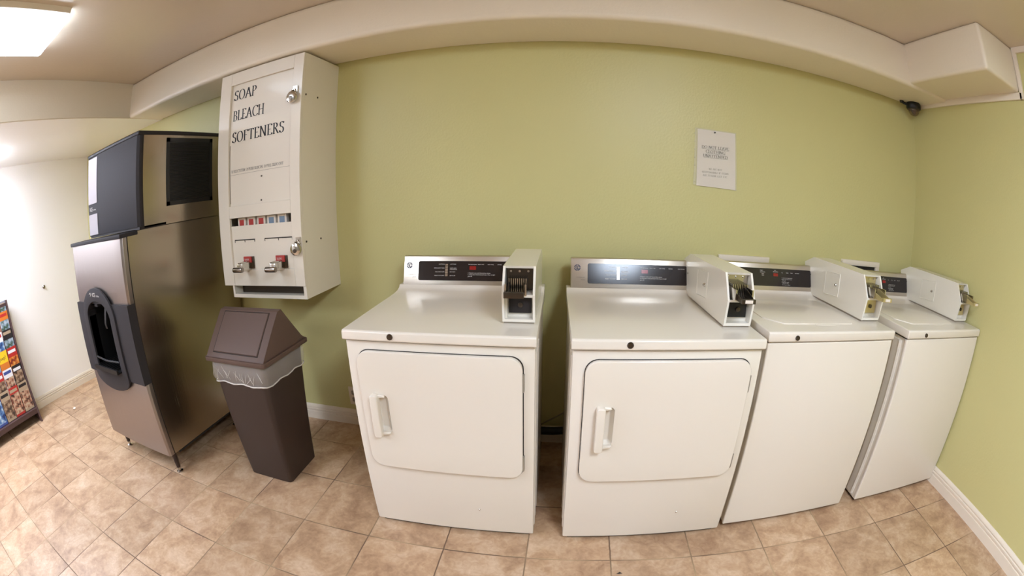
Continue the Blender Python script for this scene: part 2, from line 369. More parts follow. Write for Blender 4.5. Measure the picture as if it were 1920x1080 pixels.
def coin_box(t, w, slide, door, lockm):
    """coin meter case on the right of the top; local frame of the machine"""
    zt = t['zt']; x1 = w-.008; x0 = x1-.112; z = zt
    pr = [(.118, z+.008), (.103, z+.105), (.150, z+.196), (.585, z+.196), (.672, z+.160), (.645, z+.03), (.625, z+.008)]
    b = MB()
    # case: side walls, top, back, floor and shelf, open front with two cells
    th = .008
    for xa, xb in ((x0, x0+th), (x1-th, x1)): b.prism(pr, xa, xb, 'x')
    i = [(.150, z+.196), (.585, z+.196), (.672, z+.160), (.645, z+.03), (.625, z+.008), (.118, z+.008)]
    b.prism([(.150, z+.196), (.585, z+.196), (.672, z+.160), (.665, z+.15), (.58, z+.188), (.154, z+.188)], x0+th, x1-th, 'x')
    b.prism([(.672, z+.160), (.645, z+.03), (.625, z+.008), (.61, z+.012), (.63, z+.03), (.66, z+.155)], x0+th, x1-th, 'x')
    b.prism([(.118, z+.008), (.117, z+.018), (.61, z+.018), (.61, z+.008)], x0+th, x1-th, 'x')
    b.prism([(.104, z+.098), (.104, z+.107), (.20, z+.107), (.20, z+.098)], x0+th, x1-th, 'x')
    cb = b.build('coin_box', M['white_box'], t, smooth=False)
    MB().prism([(.124, z), (.124, z+.008), (.63, z+.008), (.63, z)], x0+.004, x1-.004, 'x').build('base_seal', M['white_edge'], cb)
    # service door outline pressed into the left side
    q = [(.33, z+.055), (.33, z+.16), (.455, z+.15), (.455, z+.045)]
    s = MB()
    for k in range(4):
        a, c = q[k], q[(k+1) % 4]; s.tube([(x0-.0005, a[0], a[1]), (x0-.0005, c[0], c[1])], .0022, 6)
    s.prism(q, x0-.0012, x0, 'x')
    sd = s.build('service_door', M['white_box'], cb)
    MB().lathe([(.0075, .004), (.0075, -.004), (.004, -.009)], (x0-.001, .355, z+.105), 'x', 14).build('service_lock', M['chrome'], cb)
    MB().lathe([(.003, .002), (.003, -.002)], (x0, .60, z+.105), 'x', 10).build('screw', M['dchrome'], cb)
    # upper cell: coin chute plate with slots and a pushed-out slide
    p = MB().box(x0+.011, x1-.011, .170, .180, z+.110, z+.186)
    p.build('slide_plate', door, cb)
    g = MB()
    g.box(x0+.014, x1-.026, .075, .172, z+.112, z+.119)
    g.box(x0+.014, x0+.020, .07, .172, z+.112, z+.150); g.box(x1-.032, x1-.026, .07, .172, z+.112, z+.150)
    for k in range(9): g.box(x0+.022+.0071*k, x0+.0255+.0071*k, .118, .170, z+.119, z+.160)
    for k in range(3): g.lathe([(.004, .0), (.004, -.005)], (x0+.025+.03*k, .170, z+.176), 'y', 10)
    g.build('coin_slide', M['chrome'], cb)
    br = door is M['brass']
    if slide < .02:
        h = MB().box(x0+.012, x1-.034, .055, .070, z+.106, z+.126)
    else:
        h = MB().box(x0+.022, x1-.036, .060-slide, .072-slide, z+.112, z+.128)
    h.prism([(.065-slide, z+.112), (.13, z+.112), (.13, z+.146), (.105, z+.146), (.072-slide, z+.124)], x0+.022, x0+.025, 'x')
    h.prism([(.065-slide, z+.112), (.13, z+.112), (.13, z+.146), (.105, z+.146), (.072-slide, z+.124)], x1-.039, x1-.036, 'x')
    h.box(x0+.025, x1-.039, .066-slide, .13, z+.112, z+.115)
    hd = h.build('slide_handle', M['brass'] if br else M['dchrome'], cb, bevel=.002)
    if slide > .02:
        MB().box(x0+.034, x1-.048, .0585-slide, .0598-slide, z+.115, z+.126).build('price_tag', M['paper'], cb)
    # lower cell: coin vault door with a round lock
    MB().box(x0+.008, x1-.008, .150, .158, z+.018, z+.098).box(x0+.008, x0+.016, .13, .15, z+.018, z+.098).build('vault_frame', M['white_box'], cb)
    MB().box(x0+.020, x1-.014, .140, .150, z+.034, z+.092).build('vault_door', lockm, cb, bevel=.002)
    MB().lathe([(.009, .140), (.009, .134), (.005, .133)], ((x0+x1)/2+.004, 0, z+.064), 'y', 16).build('vault_lock', M['dchrome'], cb)
    return cb

def slope(y0, z0, y1, z1, lift=0):
    d = Vector((y1-y0, z1-z0)); n = Vector((-d.y, d.x)).normalized()
    if n.x > 0: n = -n
    L_ = d.length
    def fn(x, s, e=0.):           # s = distance up the slope, e = height off it
        p = Vector((y0, z0))+d.normalized()*s+n*(e+lift); return (x, p.x, p.y)
    return fn, L_

def console(t, w, zt, kind):
    y0, z0, y1, z1 = (.600, zt+.018, .640, zt+.152) if kind == 'dryer' else (.575, zt+.014, .612, zt+.142)
    c = MB().prism([(y0, z0), (y1, z1), (y1+.012, z1+.004), (y1+.05, z1-.002), (y1+.05, z0), ], .014, w-.014, 'x').build('console', M['silver'], t, bevel=.003)
    fn, L_ = slope(y0, z0, y1, z1)
    pa, pb = (.088, w-.118) if kind == 'dryer' else (.062, w-.122)
    pr = rrect(pa, pb, L_*.20, L_*.84, .008, 4)
    m = MB(); n = len(pr)
    m.add([fn(a, b, .0006) for a, b in pr]+[fn(a, b, .0026) for a, b in pr], [tuple(range(n, 2*n))]+[(i, (i+1) % n, n+(i+1) % n, n+i) for i in range(n)])
    m.build('control_panel', M['panel'], c)
    tx = MB(); s0 = .0032
    def put(txt, x, s, size, right=False):
        q, wd = sans(txt, size); dx = x-(wd if right else 0)
        type_mb(tx, q, lambda a, b: fn(dx+a, s+b, s0))
    if kind == 'dryer':
        sx = .218
        sw = MB()
        for k in range(8):
            ss = L_*.33+k*L_*.052
            a = [fn(sx, ss, .002), fn(sx+.014, ss, .002), fn(sx+.014, ss+L_*.047, .002), fn(sx, ss+L_*.047, .002)]
            b_ = [fn(sx+.001, ss+.001, .007), fn(sx+.013, ss+.001, .007), fn(sx+.013, ss+L_*.046, .007), fn(sx+.001, ss+L_*.046, .007)]
            sw.add(a+b_, [(4, 5, 6, 7), (0, 1, 5, 4), (1, 2, 6, 5), (2, 3, 7, 6), (3, 0, 4, 7)])
        sw.build('cycle_buttons', M['chrome'], c)
        for i, (l, r) in enumerate((('COTTONS', 'COTTONS'), ('PERMANENT PRESS', 'KNITS AND\nSYNTHETICS'), ('DELICATE KNITS', 'NO HEAT'), ('READY TO START', 'AIR FLUFF'))):
            put(l, sx-.004, L_*(.72-.125*i), .0042, True)
            for j, row in enumerate(r.split('\n')): put(row, sx+.022, L_*(.72-.125*i)-j*.006, .0042)
        for i, l in enumerate(('TIME REMAINING', 'READY TIME', 'ADD COINS', 'DRYING', 'COOL DOWN')): put(l, .325+.045*i, L_*.72, .0036)
        for j, row in enumerate(('1. Deposit coins until desired time shows.', '2. Close door firmly and push start. Door on light', 'goes off.')): put(row, .325, L_*(.44-.055*j), .0044)
        a = [(.332, L_*.56), (.362, L_*.56), (.362, L_*.68), (.332, L_*.68)]
        MB().add([fn(*p, .0034) for p in a], [(0, 1, 2, 3)]).build('display', M['led'], c)
    else:
        for j, row in enumerate(('START', 'COMPLETE')): put(row, .235, L_*(.74-.06*j), .0044)
        for j, row in enumerate(('PERM', 'PRESS')): put(row, .245, L_*(.62-.05*j), .004)
        put('TIME', .318, L_*.76, .0034); put('REMAINING', .312, L_*.71, .004)
        for i, l in enumerate(('FILL', 'WASH', 'RINSE', 'SPIN DONE')): put(l, .362+.028*i, L_*.69, .0036)
        for j, row in enumerate(('1. Load clothes and add detergent.', '2. Select water temperature and', '    fabric cycle.', '3. Insert coins, close lid.', '    Machine starts filling.', '    Do not open during spin.')): put(row, .362, L_*(.50-.05*j), .0034)
        a = [(.313, L_*.56), (.340, L_*.56), (.340, L_*.67), (.313, L_*.67)]
        MB().add([fn(*p, .0034) for p in a], [(0, 1, 2, 3)]).build('display', M['led'], c)
    tx.build('lettering', M['print'], c, smooth=False)
    if kind == 'dryer':
        e = MB(); emblem(e, .042, L_*.70, .0135, lambda a, b: fn(a, b, .0012)); e.build('emblem', M['blue_ink'], c, smooth=False)
        g = MB()
        for j, row in enumerate(('COMMERCIAL', 'DRYER')):
            q, wd = sans(row, .0042); type_mb(g, q, lambda a, b: fn(.076-wd+a, L_*(.38-.08*j)+b, .0012))
        g.build('model_lettering', M['grey_ink'], c, smooth=False)
    return c

def frame_between(outer, inner, y0, y1, mb):
    k = len(outer); vs_ = [(a, y0, b) for a, b in outer]+[(a, y0, b) for a, b in inner]+[(a, y1, b) for a, b in outer]+[(a, y1, b) for a, b in inner]
    fs_ = []
    for i in range(k):
        j = (i+1) % k
        fs_ += [(i, j, k+j, k+i), (2*k+i, 3*k+i, 3*k+j, 2*k+j), (i, 2*k+i, 2*k+j, j), (k+i, k+j, 3*k+j, 3*k+i)]
    mb.add(vs_, fs_); return mb
def lock(t, x, z, y=-.012, r=.011):
    MB().lathe([(r, .004), (r, -.004), (r*.8, -.007), (r*.5, -.007)], (x, y, z), 'y', 20).build('lock', M['dchrome'], t)

def cabinet_body(t, w, ztop, flange):
    b = MB().box(0, w, .004, .60, .018, ztop)
    body = b.build('cabinet', M['white'], t, bevel=.006)
    for sx in (0, w):                       # pressed ribs of the side panels
        r = MB(); d = -.0035 if sx == 0 else .0035; o = [(sx-d*.3, .03)]
        for yy in (.03, .085, .15): o += [(sx+d*.2, yy), (sx+d, yy+.006), (sx+d, yy+.024), (sx+d*.2, yy+.03)]
        r.prism(o+[(sx-d*.3, .18)], .05, ztop-.03, 'z').build('side_panel', M['white'], t, smooth=False)
    MB().box(.02, w-.02, .02, .58, .002, .018).build('plinth', M['gap'], t)
    return body

def make_dryer(name, label, loc, rz, w, zt, slide, screw=(.454, .141), boxlock='black', door_m='dchrome'):
    t = empty(name, loc, rz, label=label, cat='dryer', group='coin operated dryers'); t['zt'] = zt
    cabinet_body(t, w, zt-.040, 0)
    MB().box(.003, w-.003, .002, .59, zt-.041, zt-.037).build('top_gap', M['gap'], t)
    prof = [(-.010, zt-.036), (-.014, zt-.032), (-.013, zt-.005), (-.006, zt), (.46, zt+.001), (.52, zt+.002), (.565, zt+.006), (.590, zt+.014), (.600, zt+.026), (.66, zt+.026), (.66, zt-.036)]
    MB().prism(prof, -.005, w+.005, 'x').build('top', M['white'], t, bevel=.004)
    # door: rounded slab in a dark joint
    x0, x1, z0, z1 = .043, w-.040, .330, zt-.074
    rr = [.045, .045, .05, .045]
    MB().prism(rrect(x0-.002, x1+.003, z0-.0055, z1+.002, rr, 7), .0015, .006, 'y').build('door_joint', M['gap'], t)
    hx, hz0, hz1 = .086, .478, .652
    d = frame_between(rrect(x0, x1, z0, z1, rr, 7), rrect(hx+.020, hx+.062, hz0+.016, hz1-.008, .014, 7), -.016, .0035, MB())
    po = rrect(hx+.020, hx+.062, hz0+.016, hz1-.008, .014, 7); pi_ = rrect(hx+.022, hx+.050, hz0+.030, hz1-.018, .008, 7); k = len(po)
    d.add([(a, -.0155, b) for a, b in po]+[(a, .001, b) for a, b in pi_], [(i, (i+1) % k, k+(i+1) % k, k+i) for i in range(k)]+[tuple(range(k, 2*k))])
    d = d.build('door', M['white'], t, bevel=.003, seg=3)
    h = MB().prism(rrect(hx, hx+.030, hz0, hz1, .009, 4), -.044, -.016, 'y')
    # scooped recess to the right of the grip
    h.prism([(hx+.026, hz0+.004), (hx+.058, hz0+.012), (hx+.062, hz0+.022), (hx+.026, hz0+.018)], -.030, -.014, 'y')
    h.prism([(hx+.026, hz1-.016), (hx+.054, hz1-.012), (hx+.050, hz1-.004), (hx+.026, hz1-.002)], -.026, -.014, 'y')
    h.build('handle', M['white'], d, bevel=.004, seg=3)
    for z in (.395, .72):
        MB().box(x1-.002, x1+.006, -.011, .004, z-.030, z+.030).lathe([(.003, -.032), (.003, .032)], (x1+.002, -.011, z), 'z', 8).build('hinge', M['white_edge'], t)
    lock(t, .182, zt-.018)
    MB().lathe([(.004, .004), (.004, -.002), (.002, -.004)], (screw[0], .004, screw[1]), 'y', 12).build('screw', M['chrome'], t)
    console(t, w, zt, 'dryer'); coin_box(t, w, slide, M[door_m], M[boxlock])
    return t
def make_washer(name, label, loc, rz, w, zt, slide, lockx=.125, boxlock='brass', door_m='brass'):
    t = empty(name, loc, rz, label=label, cat='washing machine', group='coin operated washing machines'); t['zt'] = zt
    b = MB().box(.010, w-.004, .012, .58, .015, zt-.045).build('cabinet', M['white'], t, bevel=.005)
    MB().box(.004, w-.002, -.002, .018, .020, zt-.042).build('front_panel', M['white'], t, bevel=.007, seg=3)
    MB().prism([(.0, .05), (.0045, .045), (.0045, .10), (.010, .105), (.010, .04), (.006, .04)], .03, zt-.06, 'z').build('side_rib', M['white'], t)
    MB().box(.02, w-.02, .02, .56, .002, .02).build('plinth', M['gap'], t)
    MB().box(.006, w-.004, .004, .57, zt-.044, zt-.038).build('top_gap', M['gap'], t)
    prof = [(-.008, zt-.038), (-.010, zt-.034), (-.010, zt-.005), (-.004, zt), (.50, zt), (.55, zt+.004), (.57, zt+.012), (.58, zt+.024), (.63, zt+.024), (.63, zt-.038)]
    MB().prism(prof, 0, w, 'x').build('top', M['white'], t, bevel=.005, seg=3)
    # lid: shallow raised panel with clipped front corners
    o = [(.05, .46), (.05, .165), (.115, .085), (w-.20, .085), (w-.150, .165), (w-.150, .46)]
    m = MB().prism([(a, c) for a, c in o], zt-.002, zt+.0035, 'z')
    m.box(.26, .37, .070, .080, zt, zt+.003)
    m.build('lid', M['white'], t, bevel=.0025, seg=2)
    lock(t, lockx, zt-.022, -.010, .0095)
    console(t, w, zt, 'washer'); coin_box(t, w, slide, M[door_m], M[boxlock])
    return t
make_dryer('dryer', 'white coin-operated dryer standing apart on the left, nearest the trash can', (-.650, -.797, 0), .020, .668, .884, 0.0, (.454, .141), 'char_dark', 'dchrome')
make_dryer('dryer', 'white coin-operated dryer with a bright reflection on its control console, beside the washers', (.137, -.791, 0), .039, .668, .884, .035, (.454, .141), 'black', 'chrome')
make_washer('washing_machine', 'white top-loading coin washer between the right dryer and the end washer', (.828, -.742, 0), .030, .670, .902, .050)
make_washer('washing_machine', 'white top-loading coin washer at the end of the row against the right wall', (1.597, -.722, 0), .008, .664, .902, .050, .135)

# ------------------------------------------------------------------ wall boxes behind the washers
def wall_box(x0, x1, z0, z1, label, slot):
    t = empty('laundry_outlet_box', ((x0+x1)/2, 0, z0), label=label, cat='outlet box', group='plumbing boxes behind the washers')
    w, h = (x1-x0)/2, z1-z0
    b = MB().box(-w, w, -.022, 0, h-.030, h).box(-w, -w+.03, -.022, 0, 0, h-.030).box(w-.03, w, -.022, 0, 0, h-.030).box(-w, w, -.022, 0, 0, .02)
    b.build('frame', M['trim'], t, bevel=.003)
    MB().box(-w+.03, w-.03, -.006, 0, .02, h-.03).build('recess', M['gap'], t)
wall_box(.86, 1.150, .90, 1.062, 'white plastic outlet box frame on the wall behind the left washer', 0)
wall_box(1.645, 1.953, .92, 1.086, 'white plastic outlet box frame with a dark slot, behind the end washer', 1)

# ------------------------------------------------------------------ notice on the wall
t = empty('wall_notice', (.714, 0, 1.385), label='white paper notice in a clear plastic sleeve on the green wall', cat='notice')
MB().prism([(.014, .006), (.222, 0), (.219, .283), (.020, .287)], -.006, -.004, 'y').build('paper', M['paper'], t)
s = MB().prism([(-.004, .010), (.228, -.004), (.224, .288), (.006, .292)], -.009, -.008, 'y')
for k in range(7): s.box(-.001+.0012*k*0, .006, -.0105, -.009, .02+.04*k, .026+.04*k)
s.build('plastic_sleeve', M['sleeve'], t)
MB().lathe([(.004, -.013), (.004, -.009), (.001, -.009)], (.108, 0, .276), 'y', 10).build('pin', M['char_dark'], t)
lt = MB()
def row(mb, txt, cx, z, size, fn, bold=.13, track=0., maxw=None, ul=False):
    q, w = roman(txt, size, bold, track); k = maxw/w if maxw else 1
    quads_mb(mb, q, lambda a, b: fn(cx-w*k/2+a*k, z+b))
    if ul: quads_mb(mb, [[(0, 0), (w*k, 0), (w*k, .0012), (0, .0012)]], lambda a, b: fn(cx-w*k/2+a, z-.0032+b))
    return w*k
nf = lambda x, z: (x, -.0066, z)
for i, (tx_, mw) in enumerate((('DO NOT LEAVE', .146), ('CLOTHING', .104), ('UNATTENDED', .132))):
    row(lt, tx_, .113, .193-.0215*i, .0145, nf, .17, .02, mw, True)
for i, (tx_, mw) in enumerate((('WE ARE NOT', .072), ('RESPONSIBLE IF ITEMS', .142), ('ARE STOLEN, LOST, ETC.', .132))):
    row(lt, tx_, .113, .088-.0165*i, .0085, nf, .12, .02, mw)
lt.build('lettering', M['ink'], t, smooth=False)

# ------------------------------------------------------------------ security camera
t = empty('security_camera', (2.192, -.085, ZS), label='small black dome security camera under the soffit in the right corner', cat='security camera')
MB().lathe([(.048, 0), (.052, -.006), (.052, -.034), (.048, -.040), (.041, -.042)], (0, 0, 0), 'z', 32).build('housing', M['black'], t)
MB().lathe([(.040, -.040)]+[(.040*math.cos(a), -.042-.040*math.sin(a)) for a in (0, .25, .5, .75, 1.0, 1.25, 1.5)], (0, 0, 0), 'z', 28).build('dome', M['dome'], t)
MB().lathe([(.018, -.040), (.018, -.056), (.010, -.068), (.004, -.072)], (0, 0, 0), 'z', 20).build('lens', M['char'], t)
MB().tube([(-.052, .01, -.018), (-.075, .02, -.014), (-.085, .03, -.004)], .009, 10).lathe([(.014, -.012), (.014, 0)], (-.085, .03, 0), 'z', 14).build('bracket', M['black'], t)

# ------------------------------------------------------------------ soap vending cabinet on the wall
VX0, VX1, VD = -1.685, -1.105, .353
t = empty('soap_vending_machine', (VX0, 0, .868), label='tall white wall-mounted vending cabinet lettered for soap, bleach and softeners', cat='vending machine')
w = VX1-VX0; z0, z1 = .060, 1.200                  # door frame range above the bin, local z
# side, back, top, bottom boards
b = MB().box(0, .016, -VD+.020, 0, z0, z1).box(w-.016, w, -VD+.020, 0, z0, z1).box(.016, w-.016, -VD+.020, 0, z1-.016, z1).box(.016, w-.016, -.012, 0, z0, z1).box(.016, w-.016, -.30, 0, z0, z0+.012)
b.build('cabinet', M['white_wood'], t, smooth=False)
# face frame with two openings
fr = MB(); fy0, fy1 = -VD, -VD+.020
ox0, ox1 = .085, w-.060
for a in ((0, ox0, z0, z1), (ox1, w, z0, z1), (ox0, ox1, 1.130, z1), (ox0, ox1, .414, .478), (ox0, ox1, z0, .145)): fr.box(a[0], a[1], fy0, fy1, a[2], a[3])
fr.build('face_frame', M['white_wood'], t, bevel=.0015, seg=1, dbl=False)
MB().box(ox0, ox1, fy0+.014, fy0+.0195, .478, 1.130).build('sign_panel', M['white_wood'], t)
MB().box(ox0+.001, ox0+.005, fy0+.012, fy0+.014, .49, .80).box(ox0+.004, ox1-.01, fy0+.0132, fy0+.014, .6395, .641).build('panel_joint', M['white_edge'], t)
MB().box(ox0, ox1, fy0+.012, fy0+.018, .145, .372).build('coin_panel', M['white_wood'], t)
# shelf ledge and dark interior behind the display slot
MB().box(ox0, ox1, -.262, -.255, .30, .414).build('display_back', M['white_wood'], t)
g = MB()
for xa, xb in ((ox0+.022, ox0+.175), (ox0+.245, ox1-.005)):
    g.box(xa, xb, fy0+.0105, fy0+.0125, .296, .301)
    for x in (xa, (xa+xb)/2, xb-.003): g.box(x, x+.003, fy0+.0105, fy0+.0125, .286, .301)
g.build('slot_lines', M['gap'], t)
# delivery bin under the door
b = MB().box(.060, w, -VD+.005, 0, -.004, .008).box(.074, w-.018, -VD+.005, -VD+.017, .008, .014).box(.060, .074, -VD+.005, 0, .008, z0).box(w-.018, w, -VD+.005, 0, .008, z0).box(.074, w-.018, -.06, -.05, .008, z0)
b.build('delivery_bin', M['white_wood'], t, smooth=False)
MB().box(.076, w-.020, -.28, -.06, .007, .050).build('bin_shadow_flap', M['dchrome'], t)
fnv = lambda x, z: (x, fy0+.0134, z)
lt = MB()
for txt, z, wd in (('SOAP', 1.043, .168), ('BLEACH', .930, .232), ('SOFTENERS', .812, .372)):
    q, ww = roman(txt, .056, .155, .035); k = wd/ww
    quads_mb(lt, q, lambda a, b: fnv(ox0+.018+a*k, z+b))
q, ww = roman('1) SELECT ITEM  2) PUSH SLIDE IN  3) PULL SLIDE OUT', .014, .13, .02); k = .37/ww
quads_mb(lt, q, lambda a, b: fnv(ox0+.016+a*k, .652+b))
lt.build('lettering', M['ink'], t, smooth=False)
for x, z in ((.325, .612), (.320, .492)):
    MB().lathe([(.0045, fy0+.014), (.0045, fy0+.011), (.002, fy0+.010)], (x, 0, z), 'y', 12).build('screw', M['dchrome'], t)
for x, y, z in ((w, -.345+.03, .985), (w, -.205, .985), (w, -.315, .270), (w, -.178, .268)):
    MB().lathe([(.005, -.001), (.005, .003), (.003, .004)], (x, y, z), 'x', 12).build('screw', M['dchrome'], t)
for x in (.175, .405):
    s = MB().box(x, x+.070, fy0+.004, fy0+.0125, .150, .212)
    c = s.build('coin_mechanism', M['dchrome'], t, bevel=.002)
    MB().box(x+.003, x+.058, fy0-.004, fy0+.004, .182, .213).build('price_label', M['red_l'], c)
    pl = MB()
    q, ww = sans('SLIDE', .009); type_mb(pl, q, lambda a, b: (x+.010+a*.032/ww, fy0-.0046, .194+b))
    pl.build('price_lettering', M['print'], c, smooth=False)
    sl = MB().prism([(fy0+.004, .142), (fy0+.004, .188), (fy0-.075, .186), (fy0-.080, .148)], x+.012, x+.052, 'x')
    for k in range(4): sl.box(x+.014+.009*k, x+.018+.009*k, fy0-.070, fy0-.004, .186, .192)
    sl.build('coin_slide', M['chrome'], c, bevel=.002)
    MB().tube([(x-.002, fy0-.088, .160), (x+.064, fy0-.088, .160)], .014, 12).box(x+.006, x+.056, fy0-.094, fy0-.078, .148, .172).build('slide_handle', M['worn'], c, bevel=.003)
def padlock(x, z, sgn):
    c = MB().lathe([(.020, fy0-.030), (.029, fy0-.026), (.031, fy0-.018), (.029, fy0-.010), (.018, fy0-.006)], (x, 0, z), 'y', 28)
    o = c.build('padlock', M['chrome'], t)
    MB().tube([(x-.008, fy0-.012, z+.018), (x-.004, fy0-.014, z+.035), (x+.008, fy0-.012, z+.040), (x+.016, fy0-.008, z+.026)], .0045, 8).box(x-.004, x+.022, fy0-.008, fy0, z+.022, z+.056).build('hasp', M['chrome'], o)
    MB().lathe([(.010, fy0-.034), (.010, fy0-.030)], (x+.002, 0, z-.006), 'y', 16).build('keyway', M['dchrome'], o)
padlock(w-.045, .972, 1); padlock(w-.028, .242, 1)
# packets standing in the display slot
for i in range(5):
    red = i < 3
    x = VX0+ox0+.038+i*.072
    o = tag(MB().box(0, .058, -.022, 0, 0, .098).box(.012, .048, -.0235, -.022, .045, .088, 1).build('soap_box' if red else 'softener_box', [M['paper'], M['red_l'] if red else M['blue_l']], bevel=.001, seg=1),
            ['bright red soap packet, leftmost in the vending slot', 'red soap packet, second from the left in the vending slot', 'red soap packet next to the blue ones in the vending slot',
             'pale blue softener packet beside the red packets in the vending slot', 'pale blue softener packet at the right end of the vending slot'][i], 'packet', 'packets in the vending slot')
    o.location = (x, -.300, .868+.314)

# ------------------------------------------------------------------ trash can
CX, CY = -1.335, -.545
t = empty('trash_can', (CX, CY, 0), label='tall brown plastic trash can with a swing-flap lid', cat='trash can')
def frustum(mb, w0, d0, w1, d1, z0, z1, r0=.03, r1=.03, n=4, mi=0, cap=True):
    a = rrect(-w0, w0, -d0, d0, r0, n); c = rrect(-w1, w1, -d1, d1, r1, n); k = len(a)
    fs = [(i, (i+1) % k, k+(i+1) % k, k+i) for i in range(k)]
    if cap: fs += [tuple(range(k-1, -1, -1)), tuple(range(k, 2*k))]
    return mb.add([(x, y, z0) for x, y in a]+[(x, y, z1) for x, y in c], fs, mi)
frustum(MB(), .140, .138, .176, .172, .002, .645, .022, .026, cap=True).build('bin_body', M['brown'], t, bevel=.004)
# liner folded over the rim: wavy skirt, gathered lower edge
lm = MB(); N_ = 96
def ring(z, off, amp, fr_, ph):
    f = z/.645; wx, wy = .140+.036*f+off, .138+.034*f+off
    base = []
    pr = rrect(-wx, wx, -wy, wy, .028, 8)
    L_ = [0]
    for i in range(len(pr)): L_.append(L_[-1]+math.dist(pr[i], pr[(i+1) % len(pr)]))
    for j in range(N_):
        d = L_[-1]*j/N_; i = max(k for k in range(len(pr)) if L_[k] <= d); q = pr[(i+1) % len(pr)]; f2 = (d-L_[i])/max(1e-9, L_[i+1]-L_[i])
        x = pr[i][0]*(1-f2)+q[0]*f2; y = pr[i][1]*(1-f2)+q[1]*f2
        k = 1+amp*(math.sin(fr_*j*2*PI/N_+ph)+.6*math.sin(2.7*fr_*j*2*PI/N_+ph*2))
        base.append((x*k, y*k, z+amp*.5*math.sin(j*.7+ph)))
    return base
rings = [ring(.652, .006, .0, 5, 0), ring(.63, .010, .006, 9, 1), ring(.60, .012, .010, 11, 2), ring(.572, .010, .010, 13, 3), ring(.552, .006, .008, 12, 1)]
vs_ = [p for r in rings for p in r]
fs_ = [(i*N_+j, i*N_+(j+1) % N_, (i+1)*N_+(j+1) % N_, (i+1)*N_+j) for i in range(4) for j in range(N_)]
lm.add(vs_, fs_); ln = lm.build('liner', M['bag'], t)
fm = MB(); fm.tube(ring(.552, .008, .008, 12, 1)+[ring(.552, .008, .008, 12, 1)[0]], .0032, 6, cap=False)
for k in range(16):
    a = -.16+.02*k; h_ = random.uniform(.60, .64)
    p0 = (a, -.180, h_); p2 = (max(-.165, min(.165, a+random.uniform(-.05, .05))), -.181, random.uniform(.556, .58))
    fm.tube([p0, ((a+p2[0])/2+random.uniform(-.012, .012), -.184, (h_+p2[2])/2), p2], [.0004, random.uniform(.0008, .0014), .0005], 5)
fm.build('liner_hem', M['bag_fold'], ln)
# lid: flange and a gabled top with a framed flap
lid = MB()
lid.prism(rrect(-.205, .205, -.192, .192, .016, 4), .655, .676, 'z')
gab = [(-.182, .676), (-.172, .688), (-.018, .862), (.012, .866), (.150, .70), (.182, .676)]
lid.prism(gab, -.196, .196, 'x')
ld = lid.build('lid', M['lid_brown'], t, bevel=.004)
fn, L_ = slope(-.172, .688, -.018, .862)
f = MB(); a = [fn(-.150, .012, .001), fn(.150, .012, .001), fn(.150, L_-.012, .001), fn(-.150, L_-.012, .001)]
b_ = [fn(-.147, .015, .005), fn(.147, .015, .005), fn(.147, L_-.015, .005), fn(-.147, L_-.015, .005)]
f.add(a+b_, [(4, 5, 6, 7), (0, 1, 5, 4), (1, 2, 6, 5), (2, 3, 7, 6), (3, 0, 4, 7)]); f.build('flap', M['lid_brown'], ld)
g = MB()
for p, q in (((-.152, .010), (.152, .010)), ((.152, .010), (.152, L_-.010)), ((-.152, .010), (-.152, L_-.010)), ((-.152, L_-.010), (.152, L_-.010))): g.tube([fn(*p, .0008), fn(*q, .0008)], .0014, 6)
g.build('flap_joint', M['gap'], ld)

# ------------------------------------------------------------------ ice dispenser and ice maker
IX0, IX1, IY, IZ0, IZ1 = -2.615, -1.885, -.935, .135, 1.285
t = empty('ice_dispenser', ((IX0+IX1)/2, IY, 0), label='stainless steel ice dispenser cabinet with a dark arched dispensing recess, on legs', cat='ice dispenser')
hw = (IX1-IX0)/2; D_ = -IY-.03
cb_ = MB().box(-hw+.002, -hw+.022, .045, D_, IZ0, IZ1+.0195).box(hw-.020, hw, .045, D_, IZ0, IZ1+.0195).box(-hw+.022, hw-.020, .045, D_, IZ0+.001, IZ0+.02).box(-hw+.022, hw-.020, .045, D_, IZ1, IZ1+.019).box(-hw+.022, hw-.020, D_-.02, D_-.001, IZ0+.02, IZ1)
cb_.build('cabinet', M['stain_side'], t, smooth=False)
for xa, xb in ((-hw, -hw+.03), (hw-.03, hw-.0015)): MB().box(xa, xb, .0395, .0445, IZ0, IZ1).build('door_joint', M['gap'], t)
# front skin with rounded upright edges; upper and lower stainless, middle charcoal
def bowed(z0, z1, off, n=10):
    pr = [(-hw, .039), (-hw, .012)]+[(-hw+.012+(2*hw-.024)*i/n, -off*math.sin(PI*i/n)) for i in range(n+1)]+[(hw, .012), (hw, .039)]
    return MB().prism(pr, z0, z1, 'z')
bowed(.965, IZ1, .006).build('upper_front_panel', M['stain_front'], t, bevel=.002)
bowed(IZ0, .555, .006).build('lower_front_panel', M['stain_front'], t, bevel=.002)
# middle fascia with an arched opening
ocx, oz0, oz1, ow = -.025, .590, 1.000, .165
def arch(cx, hw_, z0, zs, r, n=14, zb=None):
    return [(cx-hw_, z0)]+[(cx+hw_*math.cos(math.radians(180-180*i/n)), zs+r*math.sin(math.radians(180*i/n))) for i in range(n+1)]+[(cx+hw_, z0)]
def frame_between(outer, inner, y0, y1, mb):
    k = len(outer); vs_ = [(a, y0, b) for a, b in outer]+[(a, y0, b) for a, b in inner]+[(a, y1, b) for a, b in outer]+[(a, y1, b) for a, b in inner]
    fs_ = []
    for i in range(k):
        j = (i+1) % k
        fs_ += [(i, j, k+j, k+i), (2*k+i, 3*k+i, 3*k+j, 2*k+j), (i, 2*k+i, 2*k+j, j), (k+i, k+j, 3*k+j, 3*k+i)]
    mb.add(vs_, fs_); return mb
inner = arch(ocx, ow, .600, .885, .095, 16)
outer_rect = []
